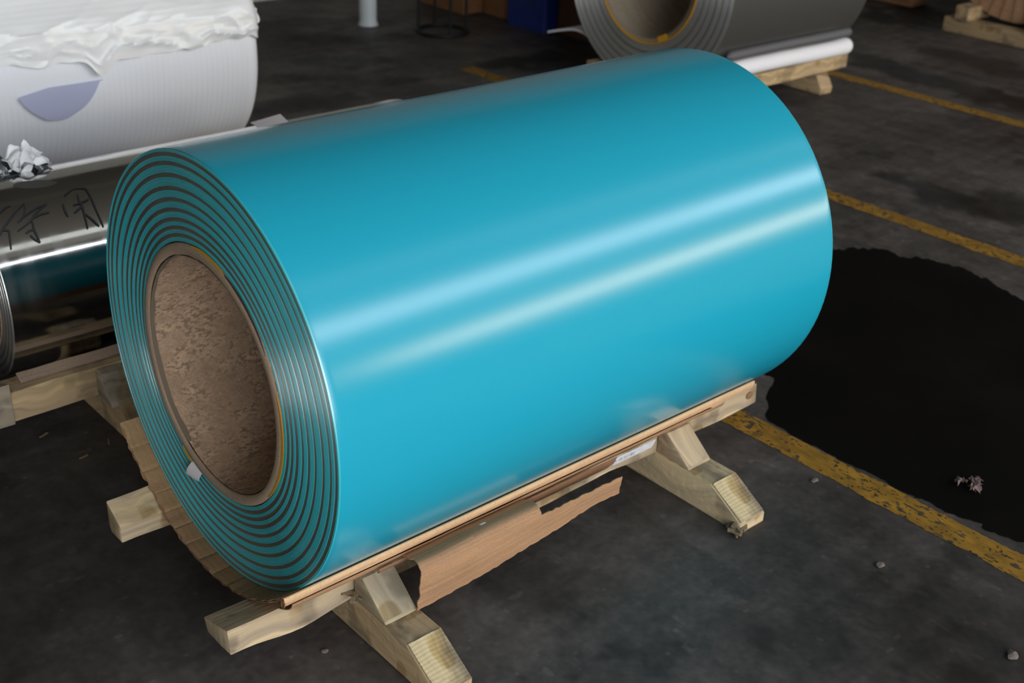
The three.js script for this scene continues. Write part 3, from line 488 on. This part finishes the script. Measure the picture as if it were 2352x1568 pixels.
{
  const crumple = (cx, cy, cz, sx, sy, sz, seed) => sheet(26, 20, (u, v) => V3(cx + sx * (u - 0.5) + 0.02 * n2(u * 5, v * 5, seed), cy + sy * (n2(u * 6, v * 6, seed + 1) - 0.3) * Math.sin(u * 3.1) + 0.01 * Math.sin(v * 6), cz + sz * (v - 0.5) + 0.02 * n2(u * 5 + 3, v * 5, seed + 2)), 0.0008);
  const t = thing('film_scrap', 'crumpled dark and clear plastic film scrap lying on the bare aluminium coil', 'plastic film');
  mesh('dark_film', crumple(0.08, SY + SR + 0.008, SZ - 0.09, 0.20, 0.075, 0.12, 3), M.darkFilm, t);
  mesh('clear_film', crumple(0.12, SY + SR + 0.020, SZ - 0.07, 0.12, 0.09, 0.07, 13), M.filmUpper, t);
  solo('paper_scrap', sheet(14, 6, (u, v) => V3(0.885 + 0.115 * u, SY + SR - 0.001 + 0.004 * v + 0.010 * u * v, SZ - 0.03 - 0.05 * v), 0.001), M.paper, 'small white paper scrap on top of the bare aluminium coil', 'paper');
}

// ---------------------------------------------------------------- dark grey coil in the background
const BX = 3.854, BL = 1.20, BY = 0.707, BZ = -2.323, BR = 0.587;
{
  const t = thing('grey_coil', 'dark grey coated coil with yellow lined core in the background', 'metal coil');
  mesh('outer_wrap', coilBody(BX, BX + BL, BR, BY, BZ, 20, 160), M.greyCoil, t);
  const e = [0.62, 0.62, 0.61], gq = [0.3, 0.3, 0.29], vm = std({ vertexColors: true, roughness: 0.36, metalness: 0.85 });
  mesh('wound_edge', woundEnd(0.354, BR - 0.001, 50, BY, BZ, BX, -1, [0.56, 0.52, 0.48, 0.44, 0.40], e, gq, 160), vm, t);
  mesh('wound_edge', woundEnd(0.354, BR - 0.001, 20, BY, BZ, BX + BL, 1, [0.5], e, gq, 100), vm, t);
  mesh('core_tube', latheX([[BX - 0.006, 0.340], [BX + BL + 0.004, 0.340], [BX + BL + 0.004, 0.318], [BX - 0.006, 0.318], [BX - 0.006, 0.340]].reverse(), BY, BZ, 100), std({ color: lin(0.42, 0.36, 0.27), map: cardTex, roughness: 0.85, side: THREE.DoubleSide }), t);
  mesh('yellow_liner', latheX([[BX - 0.008, 0.3535], [BX + 0.05, 0.3535], [BX + 0.05, 0.341], [BX - 0.008, 0.341], [BX - 0.008, 0.3535]].reverse(), BY, BZ, 100), M.yellow, t);
  const arc = sheet(14, 2, (u, v) => { const a = (148 + 12 * u) * D2R, r = 0.318 + 0.03 * v; return V3(BX - 0.009, BY + r * Math.cos(a), BZ + r * Math.sin(a)); }, 0.002); mesh('yellow_tape', arc, M.yellow, t);
}
{
  const t = thing('wooden_cradle', 'timber cradle with curved foot beneath the dark grey coil', 'cradle');
  for (const x of [4.02, 4.93]) {
    const out = [[-0.44, 0], [0.44, 0], [0.445, 0.035], [0.40, 0.105], [0.30, 0.155], [-0.30, 0.155], [-0.40, 0.105], [-0.445, 0.035]];
    mesh('crossbeam', grainUV(timber(out.map(([z, y]) => [-z, y]).reverse(), x, x + 0.11, 'x', { seed: 51 + x, steps: 3 }), 2), M.woodTan, t).position.z = BZ;
  }
  for (const s of [-1, 1]) mesh('bearer', timber(zy([[(s > 0 ? 0.43 : -0.30) - 0.06, 0.156], [(s > 0 ? 0.43 : -0.30) + 0.06, 0.156], [(s > 0 ? 0.43 : -0.30) + 0.06, s > 0 ? 0.235 : 0.185], [(s > 0 ? 0.43 : -0.30) - 0.06, s > 0 ? 0.235 : 0.185]]).reverse(), 3.80, 5.08, 'x', { seed: 55 + s, steps: 20 }), M.woodTan, t).position.z = BZ;
}
{
  // white foam sheet under the grey coil, one side flaring out
  const pts = []; for (let a = 38; a >= -28; a -= 6) pts.push(V3(0, BY - (BR + 0.004) * Math.cos(a * D2R), BZ + (BR + 0.004) * Math.sin(a * D2R)));
  pts.push(V3(0, 0.245, -2.68), V3(0, 0.285, -2.77), V3(0, 0.302, -2.87), V3(0, 0.275, -3.0), V3(0, 0.245, -3.10));
  const c = new THREE.CatmullRomCurve3(pts);
  solo('foam_sheet', sheet(60, 20, (u, v) => { const q = c.getPointAt(u); return V3(BX + 0.02 + 1.1 * v + 0.015 * n2(u * 9, 2, 4) * (v < 0.05 ? 1 : 0), q.y, q.z); }, 0.012), M.foam, 'white foam sheet curling out from under the dark grey coil', 'foam sheet');
  // rolls lying against the coil
  const roll = (x0, x1, y, z, r, mat, name, label, bend) => {
    const g = sheet(40, 60, (u, v) => { const a = u * Math.PI * 2, e = Math.min(1, v / 0.03, (1 - v) / 0.03), q = r * Math.sqrt(Math.max(0.02, 1 - (1 - e) ** 2)); const x = x0 + (x1 - x0) * v; return V3(x, y + q * Math.cos(a) + bend * Math.sin(v * 5) + 0.002 * (n2(x * 9, a, 3) - 0.5), z + q * Math.sin(a)); });
    solo(name, g, mat, label, 'roll');
  };
  roll(3.86, 5.07, 0.288, BZ + 0.490, 0.047, M.foam, 'foam_roll', 'long white foam roll lying on the cradle of the dark grey coil', 0.004);
  roll(3.90, 4.98, 0.386, BZ + 0.545, 0.026, M.greyTube, 'foam_roll', 'thin dark grey roll lying above the white foam roll', 0.002);
}

// ---------------------------------------------------------------- things along the far side
function carton(x0, x1, z0, z1, h, mat, label, turn = 0) {
  const t = thing('carton', label, 'box', [(x0 + x1) / 2, 0, (z0 + z1) / 2]); t.rotation.y = turn; const w = x1 - x0, d = z1 - z0;
  const b = new RoundedBoxGeometry(w, h, d, 2, 0.006); b.translate(0, h / 2, 0); mesh('body', b, mat, t);
  const f1 = box(-w / 2, w / 2, h, h + 0.004, -d / 2, -0.004), f2 = box(-w / 2, w / 2, h, h + 0.004, 0.004, d / 2); mesh('top_flap', f1, mat, t); mesh('top_flap', f2, mat, t);
  mesh('tape', box(-w / 2 - 0.001, w / 2 + 0.001, h + 0.003, h + 0.005, -0.03, 0.03), M.cardCream, t);
}
carton(4.455, 4.90, -5.10, -4.59, 0.5, M.boxBrown, 'orange brown cardboard carton beside the wire stand');
carton(4.62, 5.05, -4.56, -4.28, 0.46, M.boxBrown, 'reddish brown carton between the other carton and blue bin');
carton(4.66, 5.15, -3.84, -3.42, 0.55, M.boxDark, 'dark brown carton between the blue bin and grey coil');
{
  const t = thing('blue_bin', 'dark blue plastic bin with pale round emblem beside brown cartons', 'bin', [4.76, 0, -4.055]);
  const s = new THREE.Shape(); const w = 0.2, d = 0.195, r = 0.03; s.moveTo(-w + r, -d); s.lineTo(w - r, -d); s.quadraticCurveTo(w, -d, w, -d + r); s.lineTo(w, d - r); s.quadraticCurveTo(w, d, w - r, d); s.lineTo(-w + r, d); s.quadraticCurveTo(-w, d, -w, d - r); s.lineTo(-w, -d + r); s.quadraticCurveTo(-w, -d, -w + r, -d);
  const g = new THREE.ExtrudeGeometry(s, { depth: 0.6, bevelEnabled: true, bevelSize: 0.004, bevelThickness: 0.004, bevelOffset: -0.004, steps: 1 }); g.rotateX(-Math.PI / 2); mesh('body', g, M.blue, t);
  const lid = g.clone(); lid.scale(1.05, 0.06, 1.05); lid.translate(0, 0.6, 0); mesh('lid', lid, M.blue, t);
  const e = new THREE.TorusGeometry(0.075, 0.009, 8, 40); e.scale(1, 1, 0.2); e.rotateY(Math.PI / 2); e.translate(-0.201, 0.305, 0.0); mesh('emblem', e, std({ color: lin(0.3, 0.36, 0.55), roughness: 0.6 }), t);
  const ym = std({ color: lin(0.07, 0.065, 0.05), roughness: 0.7 }); for (const [y, z, h, q] of [[0.16, -0.07, 0.05, 0.03], [0.155, 0.03, 0.04, 0.03]]) mesh('yellow_mark', mergeGeometries([box(-0.2025, -0.2, y, y + h, z, z + q * 0.4), box(-0.2025, -0.2, y, y + 0.012, z, z + q)]), ym, t);
}
{
  const t = thing('wire_stand', 'dark steel wire stand with a ring foot on the floor', 'stand', [4.01, 0, -4.26]);
  const ring = new THREE.TorusGeometry(0.165, 0.011, 8, 60); ring.rotateX(Math.PI / 2); ring.translate(0, 0.011, 0); mesh('ring_foot', ring, M.steelDark, t);
  for (let k = 0; k < 4; k++) { const a = 0.35 + k * Math.PI / 2; const g = new THREE.CylinderGeometry(0.010, 0.010, 0.9, 10); g.translate(0.165 * Math.cos(a), 0.46, 0.165 * Math.sin(a)); mesh('leg', g, M.steelDark, t); }
  const top = ring.clone(); top.translate(0, 0.9, 0); mesh('ring_top', top, M.steelDark, t);
}
{
  const t = thing('white_post', 'pale plastic wrapped post standing on the oily floor', 'post', [3.72, 0, -4.70]);
  mesh('shaft', sheet(30, 40, (u, v) => { const a = u * Math.PI * 2, q = 0.058 + 0.007 * (n2(v * 9, Math.cos(a) * 2 + 4, 3) - 0.5) + 0.012 * (1 - step(0, 0.03, v)); return V3(q * Math.sin(a), 1.1 * v, q * Math.cos(a)); }), M.post, t);
  const c = new THREE.CylinderGeometry(0.058, 0.062, 0.02, 30); c.translate(0, 1.1, 0); mesh('cap', c, M.post, t);
}
solo('kerb', (() => { const g = new RoundedBoxGeometry(3.2, 0.07, 0.5, 2, 0.012); g.rotateY(-0.06); g.translate(2.2, 0.035, -6.0); return g; })(), std({ color: lin(0.55, 0.54, 0.48), roughness: 0.8 }), 'pale low plank lying on the floor beyond the wrapped coil', 'plank');
{
  const t = thing('boxed_coil', 'coil wrapped in brown cardboard with creased round end on a pallet', 'wrapped coil', [0, 0, 0]);
  const z = -2.0, y = 0.78, r = 0.66, x = 7.3;
  mesh('wrap', latheX([[x, r], [x + 1.2, r], [x + 1.2, 0.05], [x + 1.2, 0.0]].reverse(), y, z, 100), M.card, t);
  mesh('end_disc', sheet(100, 4, (u, v) => { const a = u * Math.PI * 2, q = 0.005 + (r - 0.17) * v; return V3(x - 0.004, y + q * Math.cos(a), z + q * Math.sin(a)); }), M.boxBrown, t);
  for (let k = 0; k < 44; k++) { const a0 = k / 44 * Math.PI * 2; const w = Math.PI * 2 / 44; mesh('folded_tab', sheet(3, 3, (u, v) => { const a = a0 + w * (0.03 + 0.94 * u), q = r - 0.175 * (1 - v); return V3(x - 0.006 - 0.010 * u - 0.006 * (1 - v), y + q * Math.cos(a), z + q * Math.sin(a)); }, 0.004), M.card, t); }
  const p = thing('wooden_pallet', 'timber pallet under the cardboard wrapped coil at the far side', 'pallet');
  const bm = timber(zy([[-2.42, 0.0], [-0.9, 0.0], [-0.9, 0.10], [-2.42, 0.10]]).reverse(), 7.13, 7.25, 'x', { seed: 71, steps: 2 }); mesh('crossbeam', grainUV(bm, 2), M.woodTan, p);
  const bm2 = timber(zy([[-2.42, 0.0], [-0.9, 0.0], [-0.9, 0.10], [-2.42, 0.10]]).reverse(), 8.2, 8.32, 'x', { seed: 72, steps: 2 }); mesh('crossbeam', grainUV(bm2, 2), M.woodTan, p);
  for (const zc of [-2.29, -1.72]) mesh('bearer', timber(zy([[zc - 0.05, 0.10], [zc + 0.05, 0.10], [zc + 0.05, 0.19], [zc - 0.05, 0.19]]).reverse(), 7.12, 8.5, 'x', { seed: 74, steps: 6 }), M.woodTan, p);
  const q = thing('timber_stack', 'brown timber block lying in the dark beyond the grey coil', 'timber');
  mesh('block', timber(zy([[-3.9, 0.05], [-2.96, 0.05], [-2.96, 0.30], [-3.9, 0.30]]).reverse(), 7.56, 7.9, 'x', { seed: 75, steps: 2 }), M.boxBrown, q);
  mesh('runner', timber(zy([[-3.85, 0.0], [-3.0, 0.0], [-3.0, 0.05], [-3.85, 0.05]]).reverse(), 7.62, 7.84, 'x', { seed: 76, steps: 2 }), M.cardDark, q);
}

// ---------------------------------------------------------------- litter on the floor
{
  const chip = (x, z, s, seed, mat, label, name = 'debris_chip', cat = 'debris') => {
    const g = new THREE.IcosahedronGeometry(s, 1), p = g.attributes.position; for (let i = 0; i < p.count; i++) { const k = 0.7 + 0.7 * n2(p.getX(i) * 60 / (s * 60) * 2 + seed, p.getZ(i) / s * 2 + p.getY(i) / s, seed); p.setXYZ(i, p.getX(i) * k * 1.3, Math.max(-0.3 * s, p.getY(i) * k * 0.5) + 0.3 * s, p.getZ(i) * k); }
    g.computeVertexNormals(); g.translate(x, 0.001, z); solo(name, g, mat, label, cat);
  };
  const pale = std({ color: lin(0.16, 0.125, 0.11), roughness: 0.9 });
  chip(1.548, 0.577, 0.009, 3, pale, 'tiny pale chip on the floor at the edge of the yellow line');
  chip(1.357, 0.923, 0.010, 8, pale, 'tiny pinkish chip on bare grey floor');
  chip(1.310, 1.318, 0.012, 14, pale, 'pale flake on the floor far from the cradle');
  chip(0.068, 0.308, 0.006, 21, pale, 'tiny crumb on the floor below the bearer end');
  const t = thing('crumpled_paper', 'small crumpled pinkish paper on the black oil stain', 'paper', [1.885, 0, 0.872]);
  for (let k = 0; k < 5; k++) { const g = sheet(8, 8, (u, v) => V3(0.028 * (u - 0.5) + 0.008 * n2(u * 5, v * 5, k), 0.004 + 0.022 * n2(u * 4 + k, v * 4, k + 3), 0.024 * (v - 0.5) + 0.01 * n2(u * 5, v * 5, k + 9)), 0.0006); g.rotateY(k * 1.3); g.translate(0.022 * Math.cos(k * 2.1), 0, 0.02 * Math.sin(k * 2.1)); mesh('crumple', g, std({ color: lin(0.20, 0.14, 0.13), roughness: 0.9, side: THREE.DoubleSide }), t); }
  const sliver = (x, z, a, l) => { const g = new THREE.BoxGeometry(l, 0.003, 0.005); g.rotateY(a); g.translate(x, 0.002, z); solo('wood_sliver', g, M.woodTan, 'thin wood sliver on the dark floor between the two cradles', 'debris', 'slivers between the cradles'); };
  sliver(-0.056, -0.967, 0.4, 0.03); sliver(0.075, -0.821, 1.2, 0.03); sliver(-0.015, -0.788, 0.2, 0.026);
}

renderer.render(scene, camera);
